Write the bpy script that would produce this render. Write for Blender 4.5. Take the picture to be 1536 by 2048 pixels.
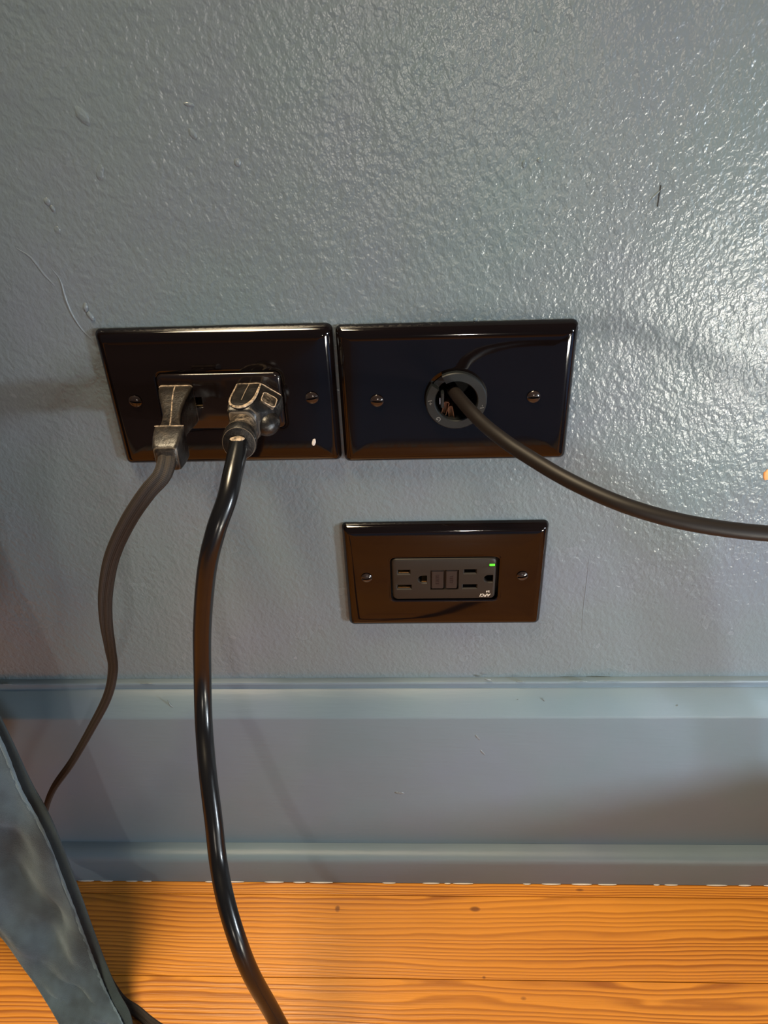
import bpy, bmesh, math, random
from mathutils import Vector, Matrix
random.seed(7)
D = bpy.data
for o in list(D.objects): D.objects.remove(o)
C = bpy.context.scene.collection
S = bpy.context.scene
PI = math.pi

# ---------------------------------------------------------------- camera
cam_d = D.cameras.new('camera'); cam = D.objects.new('camera', cam_d); C.objects.link(cam)
cam_d.sensor_fit = 'VERTICAL'; cam_d.sensor_height = 36.0
cam_d.lens = 36.0 * 1529.46 / 2048.0
cam_d.clip_start = 0.01
pt, yw, rl = 0.585045, 0.051813, -0.042444
fwd = Vector((-math.sin(yw)*math.cos(pt), math.cos(yw)*math.cos(pt), -math.sin(pt)))
rgt = Vector((math.cos(yw), math.sin(yw), 0)); upv = rgt.cross(fwd)
r2 = math.cos(rl)*rgt + math.sin(rl)*upv; u2 = -math.sin(rl)*rgt + math.cos(rl)*upv
M = Matrix((r2, u2, -fwd)).transposed().to_4x4(); M.translation = Vector((0.041043, -0.379672, 0.591168))
cam.matrix_world = M
S.camera = cam

# ---------------------------------------------------------------- world, lamps, exposure
W = D.worlds.new('world'); S.world = W; W.use_nodes = True
W.node_tree.nodes['Background'].inputs[0].default_value = (0.48, 0.72, 1.0, 1)
W.node_tree.nodes['Background'].inputs[1].default_value = 0.06
def area(name, loc, target, sx, sy, power, col, shape='RECTANGLE'):
    l = D.lights.new(name, 'AREA'); l.shape = shape; l.size = sx; l.size_y = sy; l.energy = power; l.color = col
    o = D.objects.new(name, l); C.objects.link(o); o.location = loc
    o.rotation_euler = (Vector(target)-Vector(loc)).to_track_quat('-Z', 'Y').to_euler()
    return o
area('ceiling_lamp', (-0.42, -0.38, 2.1), (-0.2, -0.25, 0), 0.62, 0.36, 54, (1.0, 0.80, 0.52))
area('bedside_lamp', (0.95, -0.60, 0.336), (0.32, 0, 0.20), 0.10, 0.07, 2.3, (0.82, 0.92, 1.0)).data.spread = math.radians(75)
area('highlight_lamp', (0.72, -0.92, 0.05), (0.34, 0, 0.42), 0.26, 0.09, 1.35, (1.0, 0.95, 0.82)).data.spread = math.radians(70)  # unseen low lamp added for the highlight at the wall's right edge
area('side_window', (2.6, -2.6, 0.50), (0.0, 0, 0.3), 0.6, 0.5, 3, (0.80, 0.91, 1.0))
area('spot_lamp', (0.22, -2.3, 0.48), (0.05, 0, 0.5), 0.05, 0.05, 5.4, (1.0, 0.90, 0.76), 'DISK')
S.view_settings.view_transform = 'Standard'; S.view_settings.look = 'None'
S.view_settings.exposure = 0.0; S.view_settings.gamma = 1.0; S.view_settings.use_curve_mapping = False

# ---------------------------------------------------------------- materials
def nt(name):
    m = D.materials.new(name); m.use_nodes = True; t = m.node_tree
    return m, t, t.nodes['Principled BSDF']
def N(t, kind, **kw):
    n = t.nodes.new(kind)
    for k, v in kw.items():
        if k in n.inputs.keys(): n.inputs[k].default_value = v
        else: setattr(n, k, v)
    return n
def math_n(t, op, a, b=None, c=None):
    n = t.nodes.new('ShaderNodeMath'); n.operation = op
    for i, x in enumerate((a, b, c)):
        if x is None: continue
        if isinstance(x, (int, float)): n.inputs[i].default_value = x
        else: t.links.new(x, n.inputs[i])
    return n.outputs[0]
def ramp(t, fac, stops):
    n = t.nodes.new('ShaderNodeValToRGB'); e = n.color_ramp.elements
    while len(e) < len(stops): e.new(0.5)
    for el, (p, c) in zip(e, stops): el.position = p; el.color = (*c, 1) if len(c) == 3 else c
    t.links.new(fac, n.inputs[0]); return n.outputs[0]
def mixc(t, fac, a, b):
    n = t.nodes.new('ShaderNodeMix'); n.data_type = 'RGBA'
    for i, x in ((0, fac), (6, a), (7, b)):
        if isinstance(x, (int, float)): n.inputs[i].default_value = x
        elif isinstance(x, tuple): n.inputs[i].default_value = (*x, 1)
        else: t.links.new(x, n.inputs[i])
    return n.outputs[2]
def noise(t, vec, scale, detail=2, rough=0.5, dist=0.0):
    n = t.nodes.new('ShaderNodeTexNoise'); n.inputs['Scale'].default_value = scale
    n.inputs['Detail'].default_value = detail; n.inputs['Roughness'].default_value = rough; n.inputs['Distortion'].default_value = dist
    if vec is not None: t.links.new(vec, n.inputs['Vector'])
    return n.outputs['Fac']
def mapping(t, vec, scale=(1,1,1), rot=(0,0,0)):
    n = t.nodes.new('ShaderNodeMapping'); n.inputs['Scale'].default_value = scale; n.inputs['Rotation'].default_value = rot
    t.links.new(vec, n.inputs['Vector']); return n.outputs[0]
def bump(t, h, dist, strength=1.0, normal=None):
    n = t.nodes.new('ShaderNodeBump'); n.inputs['Distance'].default_value = dist; n.inputs['Strength'].default_value = strength
    t.links.new(h, n.inputs['Height'])
    if normal is not None: t.links.new(normal, n.inputs['Normal'])
    return n.outputs[0]
def pos(t):
    return t.nodes.new('ShaderNodeNewGeometry').outputs['Position']

def paint(name, base, peel, streak):
    """semi-gloss slate wall paint: orange peel, roller lumps, faint tint drift"""
    m, t, b = nt(name); p = pos(t)
    tint = noise(t, p, 9, 3, 0.55)
    col = ramp(t, tint, [(0.30, tuple(x*y for x, y in zip(base, (0.93, 1.0, 0.97)))), (0.5, base), (0.70, tuple(x*y for x, y in zip(base, (1.03, 0.98, 1.06))))])
    t.links.new(col, b.inputs['Base Color'])
    b.inputs['Roughness'].default_value = 0.34
    b.inputs['IOR'].default_value = 1.5
    rough = noise(t, p, 30, 3)
    t.links.new(math_n(t, 'MULTIPLY_ADD', rough, 0.12, 0.42 if streak else 0.20), b.inputs['Roughness'])
    q = mapping(t, p, (1, 1, 0.8) if not streak else (0.12, 1, 1), (0, 0.5, 0) if not streak else (0, 0, 0))
    h1 = noise(t, q, 330, 2, 0.55)
    h2 = noise(t, q, 90 if not streak else 40, 3, 0.5)
    h3 = noise(t, p, 14, 2, 0.5)
    n1 = bump(t, h1, 0.00068*peel)
    n2 = bump(t, h2, 0.0006*peel, 1, n1)
    n3 = bump(t, h3, 0.0016, 1, n2)
    t.links.new(n3, b.inputs['Normal'])
    return m
SLATE = (0.148, 0.182, 0.202)
M_wall = paint('slate_wall_paint', SLATE, 1.0, False)
M_board = paint('slate_trim_paint', (0.130, 0.173, 0.212), 0.22, True)

def wood():
    m, t, b = nt('orange_pine'); p = pos(t)
    rnd = t.nodes.new('ShaderNodeObjectInfo').outputs['Random']
    sep = t.nodes.new('ShaderNodeSeparateXYZ'); t.links.new(p, sep.inputs[0])
    comb = t.nodes.new('ShaderNodeCombineXYZ')
    t.links.new(sep.outputs[0], comb.inputs[0])
    t.links.new(math_n(t, 'MULTIPLY_ADD', rnd, 7.0, sep.outputs[1]), comb.inputs[1])
    t.links.new(math_n(t, 'MULTIPLY', rnd, 31.0), comb.inputs[2])
    v = comb.outputs[0]
    s2 = t.nodes.new('ShaderNodeSeparateXYZ'); t.links.new(v, s2.inputs[0])
    w1 = noise(t, mapping(t, v, (3.0, 9.0, 1)), 1.0, 2, 0.5)
    w2 = noise(t, mapping(t, v, (22, 60, 1)), 1.0, 2, 0.5)
    yy = math_n(t, 'ADD', s2.outputs[1], math_n(t, 'MULTIPLY_ADD', w1, 0.030, math_n(t, 'MULTIPLY', w2, 0.0022)))
    ph = math_n(t, 'ADD', math_n(t, 'MULTIPLY', yy, 285.0), math_n(t, 'MULTIPLY', noise(t, mapping(t, v, (0.6, 38, 1)), 1.0, 2), 9.0))
    fr = math_n(t, 'FRACT', ph)
    ring = ramp(t, fr, [(0.0, (0, 0, 0)), (0.40, (0.30,)*3), (0.76, (1, 1, 1)), (0.88, (0.9,)*3), (1.0, (0, 0, 0))])
    amt = ramp(t, noise(t, mapping(t, v, (2.2, 26, 1)), 1.0, 2), [(0.30, (0.40,)*3), (0.60, (1, 1, 1))])
    fib = noise(t, mapping(t, v, (30, 1400, 1)), 1.0, 2)
    f = math_n(t, 'MULTIPLY', ring, amt)
    light = mixc(t, noise(t, mapping(t, v, (3, 20, 1)), 1.0, 2), (0.66, 0.235, 0.022), (0.82, 0.34, 0.042))
    dark = (0.30, 0.085, 0.008)
    c = mixc(t, math_n(t, 'MULTIPLY', f, 0.95), light, dark)
    c = mixc(t, math_n(t, 'MULTIPLY', fib, 0.22), c, (0.40, 0.13, 0.015))
    # knots and nail specks at fixed places on the boards
    for x, y, a, r in ((-0.0258, -0.0526, 0.0022, 0.003), (0.0820, -0.0516, 0.0042, 0.0022), (0.1118, -0.1158, 0.003, 0.0018), (0.0850, -0.1021, 0.0015, 0.0012), (0.166, -0.0356, 0.004, 0.0014)):
        dx = math_n(t, 'DIVIDE', math_n(t, 'SUBTRACT', sep.outputs[0], x), a)
        dy = math_n(t, 'DIVIDE', math_n(t, 'SUBTRACT', sep.outputs[1], y), r)
        d = math_n(t, 'ADD', math_n(t, 'MULTIPLY', dx, dx), math_n(t, 'MULTIPLY', dy, dy))
        d = math_n(t, 'ADD', d, math_n(t, 'MULTIPLY_ADD', w2, 1.6, -0.8))
        k = ramp(t, d, [(0.1, (0.8,)*3), (1.3, (0, 0, 0))])
        c = mixc(t, k, c, (0.14, 0.040, 0.008))
    t.links.new(c, b.inputs['Base Color'])
    b.inputs['Roughness'].default_value = 0.33; b.inputs['Coat Weight'].default_value = 0.25; b.inputs['Coat Roughness'].default_value = 0.2
    t.links.new(bump(t, math_n(t, 'ADD', f, fib), 0.00012), b.inputs['Normal'])
    return m
M_wood = wood()

def plain(name, col, rough, spec=0.5, metal=0.0, grain=0.0, gscale=500, ior=1.5, coat=0.0):
    m, t, b = nt(name); p = pos(t)
    n = noise(t, p, 40, 2)
    c = mixc(t, n, tuple(x*0.88 for x in col), tuple(min(1, x*1.12) for x in col))
    t.links.new(c, b.inputs['Base Color'])
    b.inputs['Roughness'].default_value = rough; b.inputs['Metallic'].default_value = metal
    b.inputs['IOR'].default_value = ior; b.inputs['Specular IOR Level'].default_value = spec; b.inputs['Coat Weight'].default_value = coat
    if grain: t.links.new(bump(t, noise(t, p, gscale, 2), grain), b.inputs['Normal'])
    return m
M_plate = plain('glossy_brown_plastic', (0.0045, 0.0027, 0.0025), 0.055, ior=1.46)
M_face = plain('glossy_brown_device', (0.010, 0.0065, 0.006), 0.10)
M_gfci = plain('matte_brown_device', (0.016, 0.0118, 0.009), 0.5, 0.3, grain=0.00002, gscale=1500)
M_btn = plain('reddish_brown_button', (0.012, 0.0065, 0.0055), 0.5)
M_black = plain('black_cavity', (0.003, 0.003, 0.0035), 0.6)
M_brass = plain('brass_contact', (0.85, 0.55, 0.22), 0.35, metal=1.0)
M_copper = plain('copper_contact', (0.22, 0.11, 0.06), 0.3, metal=1.0)
M_steel = plain('bright_metal', (0.75, 0.75, 0.75), 0.25, metal=1.0)
M_ring = plain('charcoal_socket_plastic', (0.007, 0.009, 0.0105), 0.5, 0.35, grain=0.00002, gscale=1200)
M_screw = plain('brown_painted_screw', (0.020, 0.013, 0.011), 0.16, ior=1.6)
M_rubber = plain('matte_black_rubber', (0.010, 0.007, 0.006), 0.5, 0.35)
M_vinyl = plain('shiny_black_vinyl', (0.0055, 0.005, 0.0055), 0.24, ior=1.5, grain=0.0004, gscale=45)
M_print = plain('pale_print', (0.62, 0.55, 0.48), 0.5)
M_faint = plain('faint_grey_print', (0.11, 0.11, 0.11), 0.5)
M_emboss = plain('faint_red_print', (0.012, 0.003, 0.003), 0.5)
M_caulk = plain('white_old_paint', (0.62, 0.55, 0.50), 0.6)
M_chip = plain('orange_bare_wood', (0.75, 0.33, 0.12), 0.6)
M_navy = plain('navy_helper_cloth', (0.045, 0.125, 0.33), 0.95, grain=0.003, gscale=300)
t = M_navy.node_tree; b = t.nodes['Principled BSDF']; p_ = pos(t)
sx_ = t.nodes.new('ShaderNodeSeparateXYZ'); t.links.new(p_, sx_.inputs[0])
st_ = math_n(t, 'ADD', sx_.outputs[0], math_n(t, 'MULTIPLY', noise(t, p_, 8, 2), 0.06))
t.links.new(mixc(t, ramp(t, math_n(t, 'MULTIPLY_ADD', st_, 1.0, 0.5), [(0.30, (0, 0, 0)), (0.46, (1, 1, 1))]), (0.075, 0.050, 0.060), (0.045, 0.125, 0.33)), b.inputs['Base Color'])  # browner left end put in so the left plate's reflection goes dark
M_fringe = plain('grey_fringe', (0.35, 0.38, 0.40), 0.95)
M_step = plain('dark_step_wood', (0.10, 0.05, 0.03), 0.5)
m, t, b = nt('green_indicator'); M_led = m
b.inputs['Base Color'].default_value = (0.05, 0.5, 0.02, 1); b.inputs['Emission Color'].default_value = (0.12, 0.85, 0.03, 1); b.inputs['Emission Strength'].default_value = 0.9

def dusty(name, col, dust, amount, rad):
    """moulded plug rubber whose edges and tops have gone pale with dust and wear"""
    m, t, b = nt(name); p = pos(t)
    bv = N(t, 'ShaderNodeBevel', samples=6); bv.inputs['Radius'].default_value = rad
    g = t.nodes.new('ShaderNodeNewGeometry')
    dt = t.nodes.new('ShaderNodeVectorMath'); dt.operation = 'DOT_PRODUCT'
    t.links.new(bv.outputs[0], dt.inputs[0]); t.links.new(g.outputs['True Normal'], dt.inputs[1])
    e = ramp(t, dt.outputs['Value'], [(0.86, (1, 1, 1)), (0.985, (0, 0, 0))])
    n = ramp(t, noise(t, p, 420, 4, 0.65), [(0.40, (0, 0, 0)), (0.75, (1, 1, 1))])
    n2 = ramp(t, noise(t, p, 110, 2, 0.6), [(0.35, (0.05,)*3), (0.7, (1, 1, 1))])
    f = math_n(t, 'MAXIMUM', math_n(t, 'MULTIPLY', e, 0.75), math_n(t, 'MULTIPLY', math_n(t, 'MULTIPLY', n, n2), amount))
    c = mixc(t, f, col, dust)
    t.links.new(c, b.inputs['Base Color'])
    t.links.new(math_n(t, 'MULTIPLY_ADD', f, 0.4, 0.33), b.inputs['Roughness'])
    t.links.new(bump(t, n, 0.0001), b.inputs['Normal'])
    return m
DUST = (0.50, 0.39, 0.29)
M_plug = dusty('dusty_black_plug', (0.010, 0.008, 0.007), DUST, 0.13, 0.0010)
M_neck = dusty('dustier_black_rubber', (0.020, 0.016, 0.013), DUST, 1.0, 0.0009)
M_clean = dusty('clean_black_rubber', (0.006, 0.0055, 0.006), DUST, 0.06, 0.0005)
m, t, b = nt('dust_caked_edge'); M_dust = m
p_ = pos(t); t.links.new(mixc(t, ramp(t, noise(t, p_, 500, 3, 0.6), [(0.36, (0, 0, 0)), (0.62, (1, 1, 1))]), (0.09, 0.07, 0.055), (0.52, 0.40, 0.29)), b.inputs['Base Color']); b.inputs['Roughness'].default_value = 0.8

def braid():
    m, t, b = nt('brown_braided_fabric')
    uv = t.nodes.new('ShaderNodeUVMap').outputs[0]
    sep = t.nodes.new('ShaderNodeSeparateXYZ'); t.links.new(uv, sep.inputs[0])
    a = math_n(t, 'SINE', math_n(t, 'ADD', math_n(t, 'MULTIPLY', sep.outputs[0], 4200.0), math_n(t, 'MULTIPLY', sep.outputs[1], 2*PI*14)))
    c = math_n(t, 'SINE', math_n(t, 'SUBTRACT', math_n(t, 'MULTIPLY', sep.outputs[0], 4200.0), math_n(t, 'MULTIPLY', sep.outputs[1], 2*PI*14)))
    h = math_n(t, 'MULTIPLY_ADD', math_n(t, 'MULTIPLY', a, c), 0.5, 0.5)
    rib = math_n(t, 'MULTIPLY_ADD', math_n(t, 'SINE', math_n(t, 'MULTIPLY', sep.outputs[1], 2*PI*8)), 0.5, 0.5)
    col = mixc(t, math_n(t, 'MULTIPLY', math_n(t, 'MULTIPLY_ADD', h, 0.5, 0.5), math_n(t, 'MULTIPLY_ADD', rib, 0.6, 0.4)), (0.005, 0.004, 0.0035), (0.036, 0.026, 0.022))
    t.links.new(col, b.inputs['Base Color']); b.inputs['Roughness'].default_value = 0.75
    t.links.new(bump(t, math_n(t, 'ADD', h, rib), 0.0002), b.inputs['Normal'])
    return m
M_braid = braid()

def velvet(name, a, c, sheen):
    m, t, b = nt(name); p = pos(t)
    n = noise(t, mapping(t, p, (1, 1, 0.6)), 34, 3, 0.65)
    col = ramp(t, n, [(0.38, a), (0.62, c)])
    t.links.new(col, b.inputs['Base Color']); b.inputs['Roughness'].default_value = 0.85
    b.inputs['Sheen Weight'].default_value = sheen; b.inputs['Sheen Roughness'].default_value = 0.35; b.inputs['Sheen Tint'].default_value = (0.65, 0.85, 1.0, 1)
    t.links.new(bump(t, math_n(t, 'ADD', noise(t, p, 2600, 2), n), 0.0006), b.inputs['Normal'])
    return m
M_velvet = velvet('grey_blue_velvet', (0.030, 0.045, 0.060), (0.062, 0.095, 0.125), 0.45)
M_hem = velvet('pale_velvet_edge', (0.07, 0.105, 0.135), (0.12, 0.175, 0.215), 0.6)
M_lining = velvet('dark_teal_lining', (0.02, 0.035, 0.045), (0.03, 0.05, 0.06), 0.1)

# ---------------------------------------------------------------- mesh helpers
ORG = {}
def empty(name, loc, label, cat, group=None):
    o = D.objects.new(name, None); C.objects.link(o); o.location = loc; o.empty_display_size = 0.02
    o['label'] = label; o['category'] = cat
    if group: o['group'] = group
    ORG[o] = Vector(loc); return o
def obj(name, bm, mat, parent=None, smooth=True, angle=40, label=None, recalc=True):
    if recalc: bmesh.ops.recalc_face_normals(bm, faces=bm.faces)
    off = ORG.get(parent, Vector((0, 0, 0))) if parent else Vector((0, 0, 0))
    if parent: bmesh.ops.translate(bm, verts=bm.verts, vec=-off)
    me = D.meshes.new(name); bm.to_mesh(me); bm.free()
    me.materials.append(mat)
    if smooth:
        for p in me.polygons: p.use_smooth = True
        me.set_sharp_from_angle(angle=math.radians(angle))
    o = D.objects.new(name, me); C.objects.link(o)
    if parent: o.parent = parent
    ORG[o] = off
    if label: o['label'] = label
    return o
def loft(rings, cap=(True, True), uv=None, closed=True):
    """rings: list of equal-length point lists"""
    bm = bmesh.new(); ul = bm.loops.layers.uv.new('UVMap'); V = [[bm.verts.new(p) for p in r] for r in rings]; n = len(rings[0])
    for i in range(len(V)-1):
        for j in range(n if closed else n-1):
            k = (j+1) % n
            f = bm.faces.new((V[i][j], V[i][k], V[i+1][k], V[i+1][j]))
            if uv:
                for l, (a, c) in zip(f.loops, ((i, j), (i, j+1), (i+1, j+1), (i+1, j))): l[ul].uv = (uv[a], c/n)
    if cap[0]: bm.faces.new(V[0])
    if cap[1]: bm.faces.new(V[-1])
    return bm
def rr(cx, cz, w, h, r, nc=6, ns=12):
    """rounded rectangle outline in x,z (counter-clockwise)"""
    r = min(r, w/2-1e-5, h/2-1e-5); out = []
    cs = [(cx+w/2-r, cz-h/2+r, -PI/2), (cx+w/2-r, cz+h/2-r, 0), (cx-w/2+r, cz+h/2-r, PI/2), (cx-w/2+r, cz-h/2+r, PI)]
    for i, (x, z, a) in enumerate(cs):
        arc = [(x+r*math.cos(a+PI/2*k/nc), z+r*math.sin(a+PI/2*k/nc)) for k in range(nc+1)]
        out += arc
        x2, z2, a2 = cs[(i+1) % 4]; q = (x2+r*math.cos(a2), z2+r*math.sin(a2)); p = arc[-1]
        out += [(p[0]+(q[0]-p[0])*k/(ns+1), p[1]+(q[1]-p[1])*k/(ns+1)) for k in range(1, ns+1)]
    return out
def at_y(o2, y): return [(x, y, z) for x, z in o2]
def box(x0, x1, y0, y1, z0, z1, bev=0.0):
    bm = bmesh.new(); bmesh.ops.create_cube(bm, size=1.0)
    bmesh.ops.scale(bm, vec=(x1-x0, y1-y0, z1-z0), verts=bm.verts)
    bmesh.ops.translate(bm, vec=((x0+x1)/2, (y0+y1)/2, (z0+z1)/2), verts=bm.verts)
    if bev: bmesh.ops.bevel(bm, geom=bm.edges[:], offset=bev, segments=2, affect='EDGES')
    return bm
def merge(*bms):
    bm = bmesh.new()
    for x in bms:
        me = D.meshes.new('tmp'); x.to_mesh(me); x.free(); bm.from_mesh(me); D.meshes.remove(me)
    return bm
def spline(P, per=10):
    P = [Vector(p) for p in P]; out = []
    for i in range(len(P)-1):
        p0 = P[i-1] if i else 2*P[0]-P[1]; p1, p2 = P[i], P[i+1]; p3 = P[i+2] if i+2 < len(P) else 2*P[-1]-P[-2]
        for k in range(per):
            s = k/per
            out.append(0.5*((2*p1)+(p2-p0)*s+(2*p0-5*p1+4*p2-p3)*s*s+(3*p1-p0-3*p2+p3)*s**3))
    out.append(P[-1]); return out
def sweep(path, profile, up0, twist=None, scale=None):
    """profile: list of (a,b) in the side/up frame; parallel transported"""
    n = len(path); T = [(path[min(i+1, n-1)]-path[max(i-1, 0)]).normalized() for i in range(n)]
    u = Vector(up0); rings = []; L = [0.0]
    for i in range(n):
        u = (u - T[i]*u.dot(T[i])).normalized(); s = T[i].cross(u)
        tw = twist(i/(n-1)) if twist else 0.0; sc = scale(i/(n-1)) if scale else 1.0
        ca, sa = math.cos(tw), math.sin(tw); s2, uu = s*ca+u*sa, u*ca-s*sa
        rings.append([path[i]+s2*a*sc+uu*b2*sc for a, b2 in profile])
        if i: L.append(L[-1]+(path[i]-path[i-1]).length)
    return loft(rings, uv=L)
def circ(r, n=20): return [(r*math.cos(2*PI*k/n), r*math.sin(2*PI*k/n)) for k in range(n)]
def ellipsoid(c, rx, ry, rz, u=14, v=9):
    bm = bmesh.new(); bmesh.ops.create_uvsphere(bm, u_segments=u, v_segments=v, radius=1.0)
    bmesh.ops.scale(bm, vec=(rx, ry, rz), verts=bm.verts); bmesh.ops.translate(bm, vec=c, verts=bm.verts); return bm
def cut(bm, cutters):
    """boolean difference baked into a new bmesh"""
    a = D.meshes.new('a'); bm.to_mesh(a); bm.free(); oa = D.objects.new('a', a); C.objects.link(oa)
    tmp = []
    for cb in cutters:
        bmesh.ops.recalc_face_normals(cb, faces=cb.faces)
        me = D.meshes.new('b'); cb.to_mesh(me); cb.free(); ob = D.objects.new('b', me); C.objects.link(ob); tmp.append(ob)
        md = oa.modifiers.new('m', 'BOOLEAN'); md.operation = 'DIFFERENCE'; md.object = ob; md.solver = 'EXACT'
    dg = bpy.context.evaluated_depsgraph_get(); e = oa.evaluated_get(dg); me = D.meshes.new_from_object(e)
    out = bmesh.new(); out.from_mesh(me); D.meshes.remove(me)
    for o in tmp+[oa]:
        md = o.data; D.objects.remove(o); D.meshes.remove(md)
    return out
def text(body, size, loc, rot_deg, mat, parent, name='lettering', shear=0.0, depth=0.0001, extra=1.0):
    """flat lettering facing -y, turned rot_deg about the wall normal"""
    cu = D.curves.new('t', 'FONT'); cu.body = body; cu.size = size; cu.align_x = 'CENTER'; cu.align_y = 'CENTER'; cu.extrude = depth; cu.shear = shear; cu.resolution_u = 2; cu.offset = size*0.02*extra
    o = D.objects.new('t', cu); C.objects.link(o)
    dg = bpy.context.evaluated_depsgraph_get(); me = D.meshes.new_from_object(o.evaluated_get(dg))
    bm = bmesh.new(); bm.from_mesh(me); D.meshes.remove(me); D.objects.remove(o); D.curves.remove(cu)
    bm.transform(Matrix.Translation(loc) @ Matrix.Rotation(math.radians(rot_deg), 4, 'Y') @ Matrix.Rotation(PI/2, 4, 'X'))
    return obj(name, bm, mat, parent, smooth=False, recalc=False)

# ---------------------------------------------------------------- setting: wall, floor, baseboard
PW, PH = 0.124, 0.0795
PL = {'left': (-0.1251, 0.3768), 'right': (-0.0006, 0.3762), 'low': (-0.0045, 0.2529)}
PL['right'] = (0.0003, 0.3757)
centre = {k: (x+PW/2, z+PH/2) for k, (x, z) in PL.items()}
def wall():
    holes = [(cx-0.036, cx+0.036, cz-0.020, cz+0.020) for cx, cz in centre.values()]
    xs = sorted({-1.3, 1.3, *[h[0] for h in holes], *[h[1] for h in holes]}); zs = sorted({0.0, 2.4, *[h[2] for h in holes], *[h[3] for h in holes]})
    bm = bmesh.new(); vv = {}
    def v(x, y, z): return vv.setdefault((round(x, 5), y, round(z, 5)), None) or vv.__setitem__((round(x, 5), y, round(z, 5)), bm.verts.new((x, y, z))) or vv[(round(x, 5), y, round(z, 5))]
    for i in range(len(xs)-1):
        for j in range(len(zs)-1):
            mx, mz = (xs[i]+xs[i+1])/2, (zs[j]+zs[j+1])/2
            yb = 0.07 if any(h[0] < mx < h[1] and h[2] < mz < h[3] for h in holes) else 0.0
            bm.faces.new((v(xs[i], yb, zs[j]), v(xs[i+1], yb, zs[j]), v(xs[i+1], yb, zs[j+1]), v(xs[i], yb, zs[j+1])))
    for i in range(len(xs)-1):
        for j in range(len(zs)-1):
            mx, mz = (xs[i]+xs[i+1])/2, (zs[j]+zs[j+1])/2
            if any(h[0] < mx < h[1] and h[2] < mz < h[3] for h in holes):
                for (a, c), (e, d), nb in (((xs[i], zs[j]), (xs[i+1], zs[j]), (mx, zs[j]-1e-4)), ((xs[i], zs[j+1]), (xs[i+1], zs[j+1]), (mx, zs[j+1]+1e-4)), ((xs[i], zs[j]), (xs[i], zs[j+1]), (xs[i]-1e-4, mz)), ((xs[i+1], zs[j]), (xs[i+1], zs[j+1]), (xs[i+1]+1e-4, mz))):
                    if not any(h[0] < nb[0] < h[1] and h[2] < nb[1] < h[3] for h in holes):
                        bm.faces.new((v(a, 0.0, c), v(e, 0.0, d), v(e, 0.07, d), v(a, 0.07, c)))
    # thickness: back and rim
    c = [(-1.3, 0), (1.3, 0), (1.3, 2.4), (-1.3, 2.4)]
    b4 = [bm.verts.new((x, 0.12, z)) for x, z in c]; bm.faces.new(b4)
    for k in range(4):
        (xa, za), (xb, zb) = c[k], c[(k+1) % 4]
        line = [v(x, 0.0, z) for x in xs for z in zs if (abs((x-xa)*(zb-za)-(z-za)*(xb-xa)) < 1e-6)]
        line.sort(key=lambda q: (q.co.x-xa)*(xb-xa)+(q.co.z-za)*(zb-za))
        bm.faces.new(line+[b4[(k+1) % 4], b4[k]])
    o = obj('wall_back', bm, M_wall, None, smooth=False); o['kind'] = 'structure'; return o
wall_o = wall()

# paint drips, lumps and hairline ridges standing proud of the paint
def lump(x, z, w, h, rot, proud, parent=wall_o, y=0.0, mat=M_wall, name='paint_drip'):
    bm = ellipsoid((0, 0, 0), w/2, proud*0.65, h/2, 12, 8)
    for q in bm.verts: q.co *= 1+random.uniform(-0.12, 0.12)
    bm.transform(Matrix.Translation((x, y, z)) @ Matrix.Rotation(math.radians(rot), 4, 'Y'))
    return obj(name, bm, mat, parent, angle=80)
for a in ((-0.1326, 0.5190, 0.0030, 0.0034, 0, 0.0009), (-0.1308, 0.5158, 0.0022, 0.0036, -20, 0.0010), (-0.1270, 0.4675, 0.0024, 0.0048, 10, 0.0013), (-0.1256, 0.4630, 0.0026, 0.0056, -25, 0.0015),
          (-0.1063, 0.5545, 0.0050, 0.0090, -30, 0.0006), (-0.1041, 0.5310, 0.0036, 0.0070, 20, 0.0006), (-0.0575, 0.5575, 0.0046, 0.0018, 10, 0.0008), (-0.0392, 0.5332, 0.0030, 0.0036, 0, 0.0007),
          (-0.0579, 0.5457, 0.0030, 0.0050, -25, 0.0005), (0.0990, 0.5300, 0.0028, 0.0024, 0, 0.0007), (0.0920, 0.5285, 0.0022, 0.0034, 0, 0.0006), (-0.1313, 0.5060, 0.0030, 0.0034, 0, 0.0005), (0.0720, 0.4560, 0.002, 0.002, 0, 0.0006)):
    lump(*a)
def ridge(pts, r, proud, parent=wall_o, y=0.0, mat=M_wall, name='paint_ridge'):
    path = spline([(x, y, z) for x, z in pts], 6)
    prof = [(r*math.cos(PI*k/4), proud*math.sin(PI*k/4)) for k in range(8)]
    return obj(name, sweep(path, prof, (0, -1, 0), scale=lambda s: 0.25+0.75*math.sin(PI*min(max(s, 0.04), 0.96))), mat, parent, angle=80)
ridge([(-0.1395, 0.4880), (-0.1365, 0.4818), (-0.1362, 0.4717), (-0.1350, 0.4640), (-0.1320, 0.4560), (-0.1285, 0.4510)], 0.0007, 0.0006)
ridge([(-0.1540, 0.4980), (-0.1480, 0.4930), (-0.1440, 0.4850), (-0.1400, 0.4790)], 0.0007, 0.0004)
ridge([(0.1463, 0.3094), (0.1470, 0.2850), (0.1476, 0.2550), (0.1502, 0.2306)], 0.0004, 0.0002)
ridge([(0.1505, 0.5098), (0.1530, 0.5130), (0.1571, 0.5172)], 0.0005, 0.0004)
bm = box(0.1548, 0.1554, -0.0003, 0.0002, 0.5082, 0.5176, 0.0001); obj('wall_slit', bm, M_black, wall_o, smooth=False, label='dark slit in the painted wall')
lump(0.2402, 0.3612, 0.0050, 0.0070, 0, 0.0008, mat=M_chip, name='paint_chip')['label'] = 'orange chip in the paint at the right edge'

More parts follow.
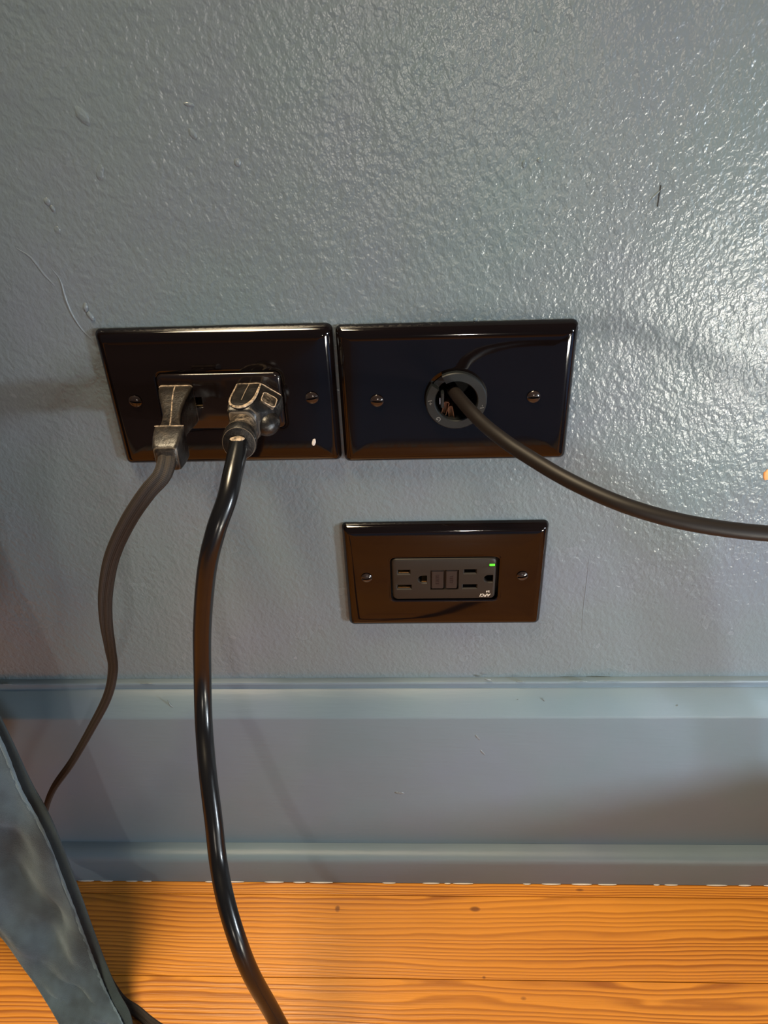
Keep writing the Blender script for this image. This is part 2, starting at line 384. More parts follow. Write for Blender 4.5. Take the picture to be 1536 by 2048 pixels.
# baseboard: profile (y, z) swept along x
def profile_run(name, prof, mat, x0=-1.3, x1=1.3, parent=None):
    rings = [[(x, y, z) for y, z in prof] for x in (x0, x1)]
    return obj(name, loft(rings), mat, parent, angle=35)
base = profile_run('baseboard_back', [(0, 0.0), (0, 0.2008), (-0.0030, 0.2010), (-0.0042, 0.2006), (-0.0047, 0.1998), (-0.0047, 0.1988), (-0.0034, 0.1950), (-0.0036, 0.1942), (-0.0056, 0.1934), (-0.0120, 0.1872), (-0.0170, 0.1812), (-0.0178, 0.1800), (-0.0180, 0.1784), (-0.0180, 0.0)], M_board)
base['kind'] = 'structure'
shoe = profile_run('trim_1', [(-0.0181, 0.0008), (-0.0181, 0.0345), (-0.0235, 0.0346), (-0.0272, 0.0336), (-0.0296, 0.0316), (-0.0308, 0.0290), (-0.0312, 0.0262), (-0.0312, 0.0008)], M_board)
shoe['kind'] = 'structure'
for a in ((0.0881, 0.2035, 0.0055, 0.0016, 15, 0.0005), (0.110, 0.2015, 0.006, 0.0012, 5, 0.0005), (0.150, 0.2018, 0.012, 0.0012, 3, 0.0004), (0.1700, 0.2022, 0.018, 0.0010, 2, 0.0004), (-0.150, 0.2012, 0.010, 0.0009, 0, 0.0004), (-0.2500, 0.2012, 0.008, 0.0009, 0, 0.0004)):
    lump(*a, parent=base, y=-0.0050, name='paint_lump')
for x, z, w, h, r, y in ((0.1069, 0.1865, 0.0016, 0.0070, 30, -0.0100), (0.1278, 0.1870, 0.0016, 0.0080, -30, -0.0105), (0.2148, 0.1840, 0.0014, 0.0070, 35, -0.0130), (0.0813, 0.1600, 0.0016, 0.0070, -30, -0.0180), (0.0854, 0.1440, 0.0014, 0.0070, -32, -0.0180), (0.025, 0.098, 0.0080, 0.003, 12, -0.0180)):
    lump(x, z, w, h, r, 0.0004, parent=base, y=y, name='paint_lump')
ridge([(-0.1345, 0.1930), (-0.1335, 0.1880), (-0.1300, 0.1840), (-0.1255, 0.1832)], 0.0007, 0.0007, parent=base, y=-0.0125)
# ragged old white paint along the foot of the trim
prof_pts = []
bm = bmesh.new(); x = -0.32
while x < 0.34:
    L = random.uniform(0.004, 0.022)
    if random.random() < 0.4:
        h = random.uniform(0.0002, 0.0008)
        e = ellipsoid((x+L/2, -0.0314, 0.0010), L/2, 0.0007, h, 10, 6)
        me = D.meshes.new('tmp'); e.to_mesh(me); e.free(); bm.from_mesh(me); D.meshes.remove(me)
    x += L+random.uniform(0.0, 0.012)
obj('caulk_specks', bm, M_caulk, shoe)['kind'] = 'stuff'

floor = obj('floor', box(-1.3, 1.3, -2.6, 0.0, -0.06, -0.0025), M_step, None, smooth=False); floor['kind'] = 'structure'
edges = [-0.0200, -0.0412]; w = 0.0624
while edges[-1] > -2.5: edges.append(edges[-1]-w)
std = None
for k in range(len(edges)-1):
    y1, y0 = edges[k]-0.00022, edges[k+1]+0.00022
    if k == 0 or std is None:
        bm = box(-1.3, 1.3, y0, y1, -0.018, 0.0, 0.0); bmesh.ops.translate(bm, verts=bm.verts, vec=(0, -(y0+y1)/2, 0))
        bmesh.ops.bevel(bm, geom=[e for e in bm.edges if all(v.co.z > -0.001 for v in e.verts)], offset=0.0003, segments=1, affect='EDGES')
        bmesh.ops.translate(bm, verts=bm.verts, vec=(0, 0, 0))
        o = obj('plank', bm, M_wood, floor, smooth=False)
        if k > 0: std = o.data
    else:
        o = D.objects.new('plank', std); C.objects.link(o); o.parent = floor
    o.location = (0, (y0+y1)/2, 0)

# unseen cloth added behind the camera for the navy reflection in the upper plates
mirror_cloth = empty('mirror_cloth', (0.5, -1.25, 0), 'unseen blue fringed cloth added on the floor to be mirrored in the upper cover plates', 'mirror_cloth')
obj('cloth_sheet', box(-0.95, 1.10, -1.85, -0.68, 0.0003, 0.012, 0.004), M_navy, mirror_cloth)
bm = bmesh.new()
for k in range(220):
    x = -0.95+2.05*k/219; xx = x+random.uniform(-0.004, 0.004)
    e = box(x-0.0022, x+0.0022, -0.682, -0.678, 0.0006, 0.006)
    for v in e.verts:
        if v.co.y > -0.6795: v.co.y += 0.035; v.co.x += xx-x; v.co.z *= 0.5
    me = D.meshes.new('tmp'); e.to_mesh(me); e.free(); bm.from_mesh(me); D.meshes.remove(me)
obj('fringe', bm, M_fringe, mirror_cloth, smooth=False)['kind'] = 'stuff'

# unseen block added at the right: its edge casts the diagonal shadow on the baseboard
shade_blk = empty('shade_block', (0.60, -0.40, 0), 'unseen low navy block added to shade the right end of the baseboard', 'shade_block')
obj('block_body', box(0.50, 0.80, -0.50, -0.15, 0.03, 0.1955, 0.008), M_navy, shade_blk, angle=60)
for x in (0.53, 0.77):
    for y in (-0.47, -0.18): obj('leg', box(x-0.015, x+0.015, y-0.015, y+0.015, 0.0, 0.0305, 0.002), M_step, shade_blk)

# ---------------------------------------------------------------- outlets
def plate(parent, key, opening):
    x0, z0 = PL[key]; cx, cz = centre[key]
    prof = [(0.0, -0.0001), (0.0, -0.0012), (0.0004, -0.0024), (0.0011, -0.0036), (0.0020, -0.0046), (0.0031, -0.0053), (0.0043, -0.0057), (0.0056, -0.0059), (0.0085, -0.0060), (0.0125, -0.0061)]
    rings = [at_y(rr(cx, cz, PW-2*i, PH-2*i, max(0.0030-i*0.35, 0.0012)), y) for i, y in prof]
    if opening[0] == 'rect':
        w, h, r = opening[1:]
        rings += [at_y(rr(cx, cz, w+0.0040, h+0.0040, r+0.0015), -0.0061), at_y(rr(cx, cz, w+0.0016, h+0.0016, r+0.0008), -0.0061), at_y(rr(cx, cz, w, h, r), -0.0058), at_y(rr(cx, cz, w, h, r), -0.0005)]
    else:
        r = opening[1]; base_o = rr(cx, cz, PW, PH, 0.003)
        for rad, y in ((r+0.0030, -0.0061), (r+0.0006, -0.0061), (r, -0.0058), (r, -0.0005)):
            rings.append([(cx+rad*math.cos(math.atan2((z-cz)/PH*PW, x-cx)), y, cz+rad*math.sin(math.atan2((z-cz)/PH*PW, x-cx))) for x, z in base_o])
    return obj('cover_plate', loft(rings, cap=(False, False)), M_plate, parent, angle=50)
def screw(parent, cx, cz, rot, y=-0.0060, R=0.0035, h=0.0019, s0=0.00055):
    bm = bmesh.new(); ns, nv = 7, 11
    hz = lambda r: h*math.sqrt(max(0, 1-(r/(R*1.06))**2))
    for sg in (1, -1):
        g = []
        for i in range(ns):
            s = s0+(R*0.999-s0)*i/(ns-1); c = math.sqrt(max(R*R-s*s, 1e-12))
            g.append([bm.verts.new((c*(2*j/(nv-1)-1), -hz(math.hypot(c*(2*j/(nv-1)-1), s)), sg*s)) for j in range(nv)])
        for i in range(ns-1):
            for j in range(nv-1): bm.faces.new((g[i][j], g[i][j+1], g[i+1][j+1], g[i+1][j]))
        low = [bm.verts.new((v.co.x, -0.0005, v.co.z)) for v in g[0]]
        for j in range(nv-1): bm.faces.new((g[0][j], g[0][j+1], low[j+1], low[j]))
    f = [bm.verts.new(p) for p in ((-R, -0.0005, -s0), (R, -0.0005, -s0), (R, -0.0005, s0), (-R, -0.0005, s0))]; bm.faces.new(f)
    bmesh.ops.remove_doubles(bm, verts=bm.verts, dist=1e-5)
    bm.transform(Matrix.Translation((cx, y, cz)) @ Matrix.Rotation(math.radians(rot), 4, 'Y'))
    return obj('screw', bm, M_screw, parent, angle=50)
def dshape(cx, cz, y0, y1, r, left=True):
    """ground-pin hole: half round, flat side to the right"""
    a = [(cx+r*math.cos(t)-0.0003, cz+r*math.sin(t)) for t in [PI/2+PI*k/10 for k in range(11)]]+[(cx+r*0.85, cz-r), (cx+r*0.85, cz+r)]
    return loft([at_y(a, y0), at_y(a, y1)])
def device_face(parent, cx, cz, w, h, yf, mat, offs, name='receptacle', extra=(), wide=1.0):
    rings = [at_y(rr(cx, cz, w-2*i, h-2*i, 0.0030, 5, 3), y) for i, y in ((0.0, 0.016), (0.0, yf+0.0011), (0.0002, yf+0.0006), (0.0006, yf+0.0002), (0.0013, yf))]
    cutters = []
    for o in offs:
        for dz, L in ((0.0059, 0.0070), (-0.0059, 0.0083)):
            x = cx+o; z = cz+dz
            cutters.append(box(x-L/2, x+L/2, yf-0.002, 0.010, z-0.00125, z+0.00125))
            a = [at_y([(x-L/2-q, z-0.00125-q), (x+L/2+q, z-0.00125-q), (x+L/2+q, z+0.00125+q), (x-L/2-q, z+0.00125+q)], y) for q, y in ((0.0010, yf-0.0003), (0.0, yf+0.0008))]
            cutters.append(loft(a))
        cutters.append(dshape(cx+o+0.0119, cz, yf-0.002, 0.012, 0.0027))
        a = [[(q[0]*1.0, y, q[1]) for q in [(cx+o+0.0119-0.0003+(0.0027+g)*math.cos(t), cz+(0.0027+g)*math.sin(t)) for t in [PI/2+PI*k/10 for k in range(11)]]+[(cx+o+0.0119+0.0023+g*0.3, cz-0.0027-g), (cx+o+0.0119+0.0023+g*0.3, cz+0.0027+g)]] for g, y in ((0.0007, yf-0.0003), (0.0, yf+0.0008))]
        cutters.append(loft(a))
    cutters += list(extra)
    return obj(name, cut(loft(rings), cutters), mat, parent, angle=30)

# upper left outlet
cx, cz = centre['left']
out_l = empty('wall_outlet', (cx, 0, cz), 'glossy dark brown horizontal outlet holding two dusty black plugs', 'outlet')
plate(out_l, 'left', ('rect', 0.0667, 0.0333, 0.0035))
rec_l = device_face(out_l, cx, cz, 0.0659, 0.0325, -0.0074, M_face, (-0.0247, 0.0161))
obj('ground_contact', box(cx-0.0247+0.0098, cx-0.0247+0.0140, -0.0060, 0.004, cz-0.0026, cz-0.0021), M_brass, rec_l, smooth=False, label='brass ground contact')
screw(out_l, -0.1102, 0.4176, 6); screw(out_l, -0.0143, 0.4175, -10)
# small pale scuff on the plate's lower right
lump(-0.0156, 0.3905, 0.0020, 0.0046, 15, 0.0003, parent=out_l, y=-0.0061, mat=M_caulk, name='paint_speck')['label'] = 'pale paint speck'

# lower outlet (safety outlet with test and reset buttons)
cx, cz = centre['low']
out_b = empty('wall_outlet', (cx, 0, cz), 'lower brown outlet with green light and two small buttons, nothing plugged in', 'outlet')
plate(out_b, 'low', ('rect', 0.0672, 0.0336, 0.0030))
gx, gz = 0.0570, 0.2930; yf = -0.0068
btn = [(0.0494, 0.0568, 0.2855, 0.2995), (0.0583, 0.0652, 0.2855, 0.2997)]
ex = [box(a-0.0006, b2+0.0011, yf-0.002, -0.0045, c-0.0006, d+0.0006) for a, b2, c, d in btn]
ex.append(box(0.0846, 0.0884, yf-0.001, yf+0.0006, 0.3026, 0.3048))
rec_b = device_face(out_b, gx, gz, 0.0640, 0.0318, yf, M_gfci, (-0.0247, 0.0161), extra=ex)
obj('backing', box(cx-0.0350, cx+0.0350, 0.0003, 0.0150, cz-0.0180, cz+0.0180), M_black, out_b, smooth=False, label='black backing behind the receptacle')
for (a, b2, c, d), s in zip(btn, ('RESET', 'TEST')):
    bo = obj('button', box(a, b2, yf+0.0001, -0.004, c, d, 0.0004), M_btn, rec_b)
    bo['label'] = 'wider %s button' % s.lower() if s == 'RESET' else 'narrower test button'
    text(s, 0.0030, ((a+b2)/2, yf, (c+d)/2), 90, M_emboss, rec_b)
for o in (-0.0247,):
    for dz, L in ((0.0059, 0.0070), (-0.0059, 0.0083)):
        obj('contact', box(gx+o-L/2+0.0003, gx+o+L/2-0.0003, yf+0.0012, 0.006, gz+dz-0.00124, gz+dz-0.00085), M_brass, rec_b, smooth=False, label='brass contact inside the slot')
    obj('contact', box(gx+o+0.0110, gx+o+0.0140, yf+0.0012, 0.006, gz-0.00269, gz-0.0022), M_brass, rec_b, smooth=False, label='brass ground contact')
obj('indicator_light', box(0.0848, 0.0882, yf+0.0001, yf+0.0006, 0.3028, 0.3046, 0.0002), M_led, rec_b, label='lit green indicator light')
text('AFCI', 0.0031, (0.0831, yf-0.00005, 0.2803), 180, M_print, rec_b, shear=0.25, extra=1.0)
text('2.0', 0.0018, (0.0846, yf-0.00005, 0.2831), 180, M_print, rec_b, extra=2.0)
screw(out_b, 0.0091, 0.2946, -4, R=0.0034); screw(out_b, 0.1054, 0.2949, -12, R=0.0034)

# upper right outlet with a round multi-pin socket
cx, cz = centre['right']; sx, sz = 0.0626, 0.4149
out_r = empty('wall_outlet', (cx, 0, cz), 'glossy plate with round charcoal socket that a black cord enters', 'outlet')
plate(out_r, 'right', ('circ', 0.0150))
screw(out_r, 0.0205, 0.4150, 2); screw(out_r, 0.1036, 0.4155, -3)
def arc_ring(r0, r1, y0, y1, a0, a1, n=60, c=0.0005):
    sec = [(r0, y0), (r0, y1+c), (r0+c, y1), (r1-c, y1), (r1, y1+c), (r1, y0)]
    rings = [[(sx+r*math.cos(a), y, sz+r*math.sin(a)) for r, y in sec] for a in [math.radians(a0+(a1-a0)*k/n) for k in range(n+1)]]
    return loft(rings)
so = obj('socket_ring', arc_ring(0.0112, 0.0162, -0.0050, -0.0092, 144-360, 118, 72), M_ring, out_r, angle=35, label='round charcoal socket ring with a notch')
obj('socket_barrel', loft([[(sx+r*math.cos(2*PI*k/40), y, sz+r*math.sin(2*PI*k/40)) for k in range(40)] for r, y in ((0.0148, -0.0048), (0.0113, -0.0048), (0.0111, 0.0), (0.0111, 0.022))], cap=(False, True)), M_black, out_r)
def clip(x, z, rot, L=0.0078, w=0.0030, tk=0.0005):
    parts = [box(-w/2, -w/2+tk, -0.0018, 0.006, -L/2, L/2), box(w/2-tk, w/2, -0.0018, 0.006, -L/2, L/2), box(-w/2, w/2, 0.0005, 0.006, -L/2, L/2), box(-w/2, w/2, -0.0018, 0.006, L/2-tk, L/2)]
    bm = merge(*parts); bm.transform(Matrix.Translation((x, -0.0040, z)) @ Matrix.Rotation(math.radians(rot), 4, 'Y')); return bm
obj('contact', clip(0.0570, 0.4095, 14), M_copper, so, smooth=False, label='copper contact clip')
obj('contact', clip(0.0600, 0.4068, -10), M_copper, so, smooth=False, label='copper contact clip')
obj('metal_tab', box(0.0538, 0.0543, -0.0070, 0.002, 0.4125, 0.4162), M_steel, so, smooth=False, label='bright steel tab inside the socket')
obj('latch_wall', box(0.0545, 0.0562, -0.0078, 0.01, 0.4105, 0.4195, 0.0004), M_ring, so)
text('1+', 0.0030, (0.0487, -0.00922, 0.4147), 80, M_faint, so); text('G', 0.0034, (0.0532, -0.00922, 0.4050), 135, M_faint, so); text('1-', 0.0030, (0.0763, -0.00922, 0.4115), 260, M_faint, so)

# ---------------------------------------------------------------- cords and plugs
# flat fabric cord
c1 = empty('power_cord', (-0.0830, 0, 0.416), 'flat brown braided cord with slim dusty plug, left socket of left outlet', 'cord')
def section(cx, cy, cz, hw, hh, r, n=None): return [(x, cy, z) for x, z in rr(cx, cz, 2*hw, 2*hh, r, 4, 3)]
st = [(-0.0860, -0.0076, 0.4160, 0.0089, 0.0108), (-0.0859, -0.0110, 0.4160, 0.0088, 0.0107), (-0.0856, -0.0150, 0.4157, 0.0080, 0.0101), (-0.0851, -0.0200, 0.4152, 0.0067, 0.0092), (-0.0843, -0.0250, 0.4146, 0.0055, 0.0084), (-0.0834, -0.0300, 0.4141, 0.0048, 0.0077), (-0.0826, -0.0350, 0.4136, 0.0047, 0.0073), (-0.0818, -0.0395, 0.4131, 0.0052, 0.0073), (-0.0813, -0.0425, 0.4128, 0.0062, 0.0077), (-0.0812, -0.0432, 0.4127, 0.0060, 0.0075)]
plug1 = obj('plug', loft([section(*s, 0.0014) for s in st]), M_plug, c1, angle=50)
seam = spline([(s[0], s[1], s[2]+s[4]) for s in st[:-1]], 4)
obj('mould_seam', sweep(seam, [(0.0004*math.cos(PI*k/3), 0.0003*math.sin(PI*k/3)) for k in range(6)], (0, 0, 1)), M_dust, plug1, label='pale dusty seam line')
lip = [(q[0], q[1], q[2]) for q in section(*st[0], 0.0014)]
top = sorted([q for q in lip if q[2] > 0.4160+0.0096], key=lambda q: q[0])
obj('dust_line', sweep([Vector((x, y-0.0008, z+0.0001)) for x, y, z in top], circ(0.0004, 6), (0, 0, 1)), M_dust, plug1, label='pale dust along the top edge')
cs = [(-0.0811, -0.0434, 0.4126, 0.0073, 0.0086), (-0.0810, -0.0445, 0.4125, 0.0075, 0.0088), (-0.0808, -0.0500, 0.4118, 0.0072, 0.0084), (-0.0806, -0.0560, 0.4108, 0.0064, 0.0072), (-0.0805, -0.0580, 0.4104, 0.0056, 0.0062), (-0.0804, -0.0586, 0.4102, 0.0044, 0.0050)]
obj('strain_relief', loft([section(*s, 0.0016) for s in cs]), M_plug, c1, angle=50)
obj('dust_line', sweep([Vector((-0.0883+0.0146*k/6, -0.0440, 0.4213)) for k in range(7)], circ(0.00035, 6), (0, 0, 1)), M_dust, plug1, label='pale dust along the collar edge')
for dz in (0.0059, -0.0059): obj('blade', box(-0.0895, -0.0830, -0.0078, 0.006, 0.4165+dz-0.0007, 0.4165+dz+0.0007), M_brass, c1, smooth=False)
P1 = [(-80.3, -56.5, 411.5), (-80.2, -61.5, 409.2), (-82.4, -66.0, 405.0), (-90.5, -68.0, 397.0), (-103.8, -67.0, 380.0), (-118.5, -64.0, 356.0), (-129.3, -61.0, 329.5), (-135.2, -59.0, 306.5), (-138.9, -57.0, 283.1), (-141.8, -56.0, 265.9), (-151.0, -55.0, 242.6), (-168.5, -53.0, 213.1), (-192.8, -50.0, 175.0), (-215.7, -47.5, 142.8), (-229.1, -46.5, 117.3), (-236.2, -46.5, 96.4), (-241.8, -46.5, 65.1), (-242.5, -46.5, 30.0), (-239.0, -50.0, 8.0), (-228.0, -62.0, 3.6), (-205.0, -92.0, 3.4), (-178.5, -119.9, 3.4), (-161.8, -129.5, 3.4), (-146.7, -138.3, 3.4), (-111.4, -156.0, 3.4), (-60.0, -200.0, 3.4)]
path = spline([(x/1000, y/1000, z/1000) for x, y, z in P1], 10)
prof = []
for k in range(32):
    a = 2*PI*k/32; x = 0.0037*math.cos(a); prof.append((x, 0.0021*math.sin(a)*(1-0.30*math.exp(-(x/0.0009)**2))))
obj('fabric_cord', sweep(path, prof, (0.3, -1, 0.2), twist=lambda s: -0.35+0.75*math.sin(s*9), scale=lambda s: 1.0+0.22*math.exp(-(s/0.22)**2)), M_braid, c1, angle=70)

# round black cord with angled three-pin plug
c2 = empty('power_cord', (-0.0460, 0, 0.416), 'thick shiny black cord with dusty round necked plug, right socket of left outlet', 'cord')
def hexa(cy, ox, oz, xl, xt, xr, zt, zm, rnd=0.0014, n=48):
    """plug section: square on the left, pointed to the ground pin on the right"""
    pts = [(xl, -zt), (xt, -zt), (xr, -zm), (xr, zm), (xt, zt), (xl, zt)]; out = []
    m = len(pts)
    for i in range(m):
        p0, p1, p2 = Vector(pts[i-1]), Vector(pts[i]), Vector(pts[(i+1) % m]); d0, d2 = (p0-p1), (p2-p1)
        a, c = p1+d0.normalized()*min(rnd, d0.length*0.45), p1+d2.normalized()*min(rnd, d2.length*0.45)
        for k in range(4): s = k/3; out.append(a*(1-s)**2+p1*2*s*(1-s)+c*s*s)
        e = Vector(pts[(i+1) % m]); d = p1-e; nxt = e+d.normalized()*min(rnd, d.length*0.45)
        for k in range(1, 5): out.append(c+(nxt-c)*k/5)
    return [(ox+p.x, cy, oz+p.y) for p in out]
st2 = [(-0.0076, 0.0000, 0.0000, -0.0068, 0.0057, 0.0163, 0.0110, 0.0040), (-0.0121, 0.0000, 0.0000, -0.0069, 0.0057, 0.0163, 0.0110, 0.0040), (-0.0188, -0.0001, -0.0001, -0.0071, 0.0056, 0.0155, 0.0108, 0.0042), (-0.0241, -0.0001, -0.0002, -0.0073, 0.0055, 0.0140, 0.0106, 0.0046), (-0.0278, -0.0002, -0.0004, -0.0075, 0.0054, 0.0110, 0.0105, 0.0052), (-0.0307, -0.0002, -0.0005, -0.0076, 0.0052, 0.0082, 0.0102, 0.0060), (-0.0331, 0.0000, -0.0006, -0.0074, 0.0045, 0.0072, 0.0094, 0.0058), (-0.0342, 0.0000, -0.0006, -0.0066, 0.0034, 0.0060, 0.0080, 0.0050)]
plug2 = obj('plug', loft([hexa(y, -0.0463+ox, 0.4160+oz, xl, xt, xr, zt, zm) for y, ox, oz, xl, xt, xr, zt, zm in st2]), M_clean, c2, angle=45)
rim = [(-0.0530, -0.0084, 0.4271), (-0.0531, -0.0149, 0.4270), (-0.0535, -0.0238, 0.4267), (-0.0529, -0.0292, 0.4263), (-0.0505, -0.0324, 0.4259), (-0.0475, -0.0333, 0.4258), (-0.0445, -0.0321, 0.4259), (-0.0420, -0.0283, 0.4263), (-0.0408, -0.0224, 0.4267), (-0.0405, -0.0149, 0.4270), (-0.0404, -0.0084, 0.4271)]
rp = spline(rim, 6)
obj('grip_rim', sweep(rp, [(0.0008*math.cos(2*PI*k/8), 0.0005*math.sin(2*PI*k/8)) for k in range(8)], (0, 0, 1), scale=lambda s: 0.55+0.75*math.exp(-((s-0.62)/0.26)**2)), M_dust, plug2, label='pale dusty rim of the grip')
obj('dust_line', sweep(spline([(-0.0530, -0.0082, 0.4271), (-0.0467, -0.0083, 0.4272), (-0.0406, -0.0082, 0.4271), (-0.0350, -0.0082, 0.4234), (-0.0305, -0.0082, 0.4203)], 5), circ(0.00035, 6), (0, -1, 0)), M_dust, plug2, label='pale dust along the top edges')
obj('mould_seam', sweep(spline([(-0.0465, -0.0088, 0.4271), (-0.0470, -0.0170, 0.4270), (-0.0474, -0.0265, 0.4265)], 5), [(0.00025*math.cos(PI*k/3), 0.0002*math.sin(PI*k/3)) for k in range(6)], (0, 0, 1)), M_neck, plug2)
# square badge on the sloping facet
nrm = Vector((0.0070, 0, 0.0106)).normalized(); alng = Vector((0.0106, 0, -0.0070)).normalized()
bc = Vector((-0.0349, -0.0195, 0.4226))
def on_facet(o2, lift): return [tuple(bc+alng*a+Vector((0, -1, 0))*-c+nrm*lift) for a, c in o2]
sq = rr(0, 0, 0.0080, 0.0108, 0.0019, 5, 2); sq2 = rr(0, 0, 0.0068, 0.0096, 0.0014, 5, 2)
obj('badge', loft([on_facet(sq, -0.0012), on_facet(sq, 0.0004), on_facet(sq2, 0.0006)]), M_neck, plug2, label='dusty square badge')
rimp = [Vector(p) for p in on_facet(rr(0, 0, 0.0078, 0.0106, 0.0019, 5, 2), 0.0005)]; rimp.append(rimp[0].copy())
obj('badge_rim', sweep(rimp, circ(0.00028, 6), nrm), M_dust, plug2, label='pale dusty rim of the badge')
obj('ground_bulge', ellipsoid((-0.0362, -0.0245, 0.4122), 0.0068, 0.0080, 0.0066, 24, 16), M_clean, plug2, label='smooth black rounded bulge')
def tube_y(stations, n=32): return loft([[(cx+r*math.cos(2*PI*k/n), y+(0.16*r*math.sin(2*PI*k/n)), cz+r*math.sin(2*PI*k/n)) for k in range(n)] for cx, y, cz, r in stations])
obj('neck', tube_y([(-0.0466, -0.0325, 0.4152, 0.0066), (-0.0466, -0.0345, 0.4151, 0.0073), (-0.0464, -0.0400, 0.4148, 0.0075), (-0.0462, -0.0450, 0.4145, 0.0076)]), M_neck, c2, angle=50, label='dust-covered round neck')
obj('collar', tube_y([(-0.0462, -0.0438, 0.4146, 0.0077), (-0.0462, -0.0446, 0.4145, 0.0086), (-0.0460, -0.0490, 0.4142, 0.0087), (-0.0460, -0.0502, 0.4141, 0.0082), (-0.0460, -0.0506, 0.4141, 0.0060)]), M_clean, c2, angle=40)
for dz in (0.0059, -0.0059): obj('blade', box(-0.0496, -0.0430, -0.0078, 0.006, 0.4165+dz-0.0007, 0.4165+dz+0.0007), M_brass, c2, smooth=False)
P2 = [(-46.0, -48.0, 414.2), (-45.8, -54.0, 413.4), (-45.8, -61.0, 411.2), (-46.6, -69.0, 407.0), (-48.6, -77.5, 399.5), (-54.5, -85.0, 386.0), (-61.8, -87.0, 364.5), (-70.8, -85.0, 327.1), (-76.6, -86.0, 290.9), (-77.3, -98.0, 265.9), (-73.3, -118.0, 249.3), (-69.9, -133.0, 231.5), (-67.7, -145.0, 214.0), (-62.4, -160.0, 201.9), (-56.2, -172.0, 185.2), (-50.9, -178.0, 161.2), (-43.7, -180.0, 123.6), (-32.0, -188.0, 84.0), (-12.0, -205.0, 38.0), (20.0, -235.0, 12.0), (60.0, -280.0, 5.2), (120.0, -340.0, 5.2)]
path2 = spline([(x/1000, y/1000, z/1000) for x, y, z in P2], 10)
cord2 = obj('rubber_cord', sweep(path2, circ(0.0048, 22), (0, -1, 0)), M_vinyl, c2, angle=70)
e = ellipsoid((-0.0458, -0.0525, 0.4180), 0.0038, 0.0022, 0.0008, 14, 8); obj('dust_cap', e, M_dust, cord2, label='pale dust on top of the cord')
for x, y, z, q in ((-0.0596, -0.1735, 0.1870, 0.0011), (-0.0462, -0.1810, 0.1480, 0.0016)):
    obj('paint_fleck', ellipsoid((x, y, z), q, q*0.8, q*2.0, 10, 6), M_faint, cord2, label='grey paint fleck')

# right-hand cord into the round socket
c3 = empty('power_cord', (0.0620, 0, 0.415), 'matte black cord running right from the round socket out of frame', 'cord')
P3 = [(60.3, 14.0, 413.5), (60.9, 4.0, 416.2), (61.7, -6.0, 419.0), (65.0, -23.0, 421.2), (69.0, -38.0, 422.3), (74.2, -50.0, 421.5), (80.3, -61.0, 420.7), (88.4, -72.0, 419.2), (105.9, -91.0, 416.0), (125.1, -104.0, 412.0), (144.7, -111.0, 408.2), (165.0, -114.0, 404.9), (186.9, -115.0, 402.2), (221.2, -115.0, 398.9), (330.0, -125.0, 340.0), (400.0, -150.0, 260.0), (430.0, -150.0, 120.0), (440.0, -145.0, 30.0), (440.0, -120.0, 4.2), (460.0, -60.0, 4.0)]
path3 = spline([(x/1000, y/1000, z/1000) for x, y, z in P3], 10)
obj('rubber_cord', sweep(path3, circ(0.0034, 20), (0, 0, 1)), M_rubber, c3, angle=70)

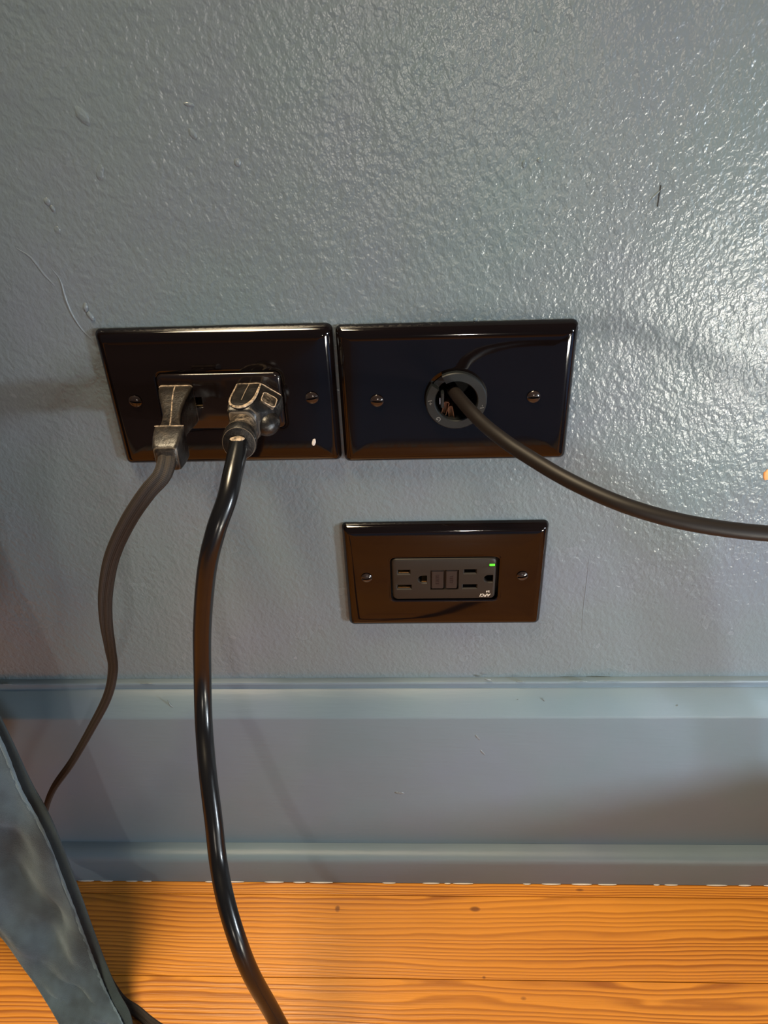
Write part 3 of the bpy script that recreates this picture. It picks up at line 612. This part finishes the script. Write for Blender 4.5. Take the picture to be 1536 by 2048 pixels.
# ---------------------------------------------------------------- curtain at the lower left
cur = empty('curtain', (-0.30, -0.10, 0.0), 'grey-blue velvet curtain trailing at the lower left corner', 'curtain')
Rr = [(-230, -85, 1500), (-225, -88, 900), (-214, -90, 480), (-208, -90, 380), (-203, -92, 304), (-198.4, -95, 249.3), (-196.0, -100, 211.8), (-189.8, -105, 179.1), (-186.8, -112, 121.2), (-184.5, -118, 84.0), (-180.0, -126, 55.0), (-171.5, -137, 41.3), (-159.6, -150, 33.9), (-153.8, -162, 17.2), (-150.0, -168, 2.5)]
Ll = [(-900, -95, 1500), (-860, -98, 900), (-760, -100, 480), (-640, -100, 390), (-460, -102, 290), (-330, -105, 227.5), (-300, -110, 196.8), (-276, -112, 164.4), (-253, -118, 125.0), (-236.4, -122, 91.9), (-225.7, -129, 61.0), (-214.0, -139, 46.0), (-199.9, -152, 37.4), (-187.6, -164, 17.3), (-184.0, -170, 2.5)]
def sheet(R, L, per, nu, dy, fold, edge=0.0, jit=1.0):
    a = spline([(x/1000+edge, y/1000, z/1000) for x, y, z in R], per); c = spline([(x/1000, y/1000, z/1000) for x, y, z in L], per)
    rows = []
    for i, (p, q) in enumerate(zip(a, c)):
        w = (q-p).length; row = []
        for j in range(nu+1):
            s = j/nu; P = p.lerp(q, s); d = s*w
            damp = min(1.0, d/0.012)*min(1.0, max(0.0, (w-d)/0.012))
            f = fold*(0.30*math.sin(d*150+i*0.05)+0.35*math.sin(d*75-i*0.085+1.0)+0.30*math.sin(i*0.16+d*60)+0.22*math.sin(i*0.33-d*170)+0.15*math.sin(i*0.5+d*240))
            fz = 0.0035*math.sin(i*0.33)*(1 if s < 0.02 else 0)
            P = P+Vector(((0.0003*math.sin(i*1.9)+0.0006*math.sin(i*0.7))*jit if s == 0 else 0, f*damp+dy, 0)); row.append(P)
        rows.append(row)
    return loft(rows, cap=(False, False), closed=False)
v = obj('drape', sheet(Rr, Ll, 10, 48, 0.0, 0.0080), M_velvet, cur, angle=180)
md = v.modifiers.new('solid', 'SOLIDIFY'); md.thickness = 0.0022; md.offset = 0.0
hem = spline([(x/1000, y/1000, z/1000) for x, y, z in Rr], 10)
obj('hem', sweep(hem, [(0.0011*math.cos(2*PI*k/10), 0.0011*math.sin(2*PI*k/10)) for k in range(10)], (0, -1, 0), scale=lambda s: 1+0.12*math.sin(s*900)+0.12*math.sin(s*331)), M_hem, v, angle=180, label='fuzzy rolled edge')
Rb = [(x+(4 if 20 < z < 230 else 2), y+6, z) for x, y, z in Rr]; Lb = [(x-10, y+9, z) for x, y, z in Rr]
v2 = obj('lining', sheet(Rb, Lb, 10, 14, 0.0, 0.0, jit=0), M_lining, cur, angle=180, label='dark teal lining behind the velvet')
md = v2.modifiers.new('solid', 'SOLIDIFY'); md.thickness = 0.001; md.offset = 0.0
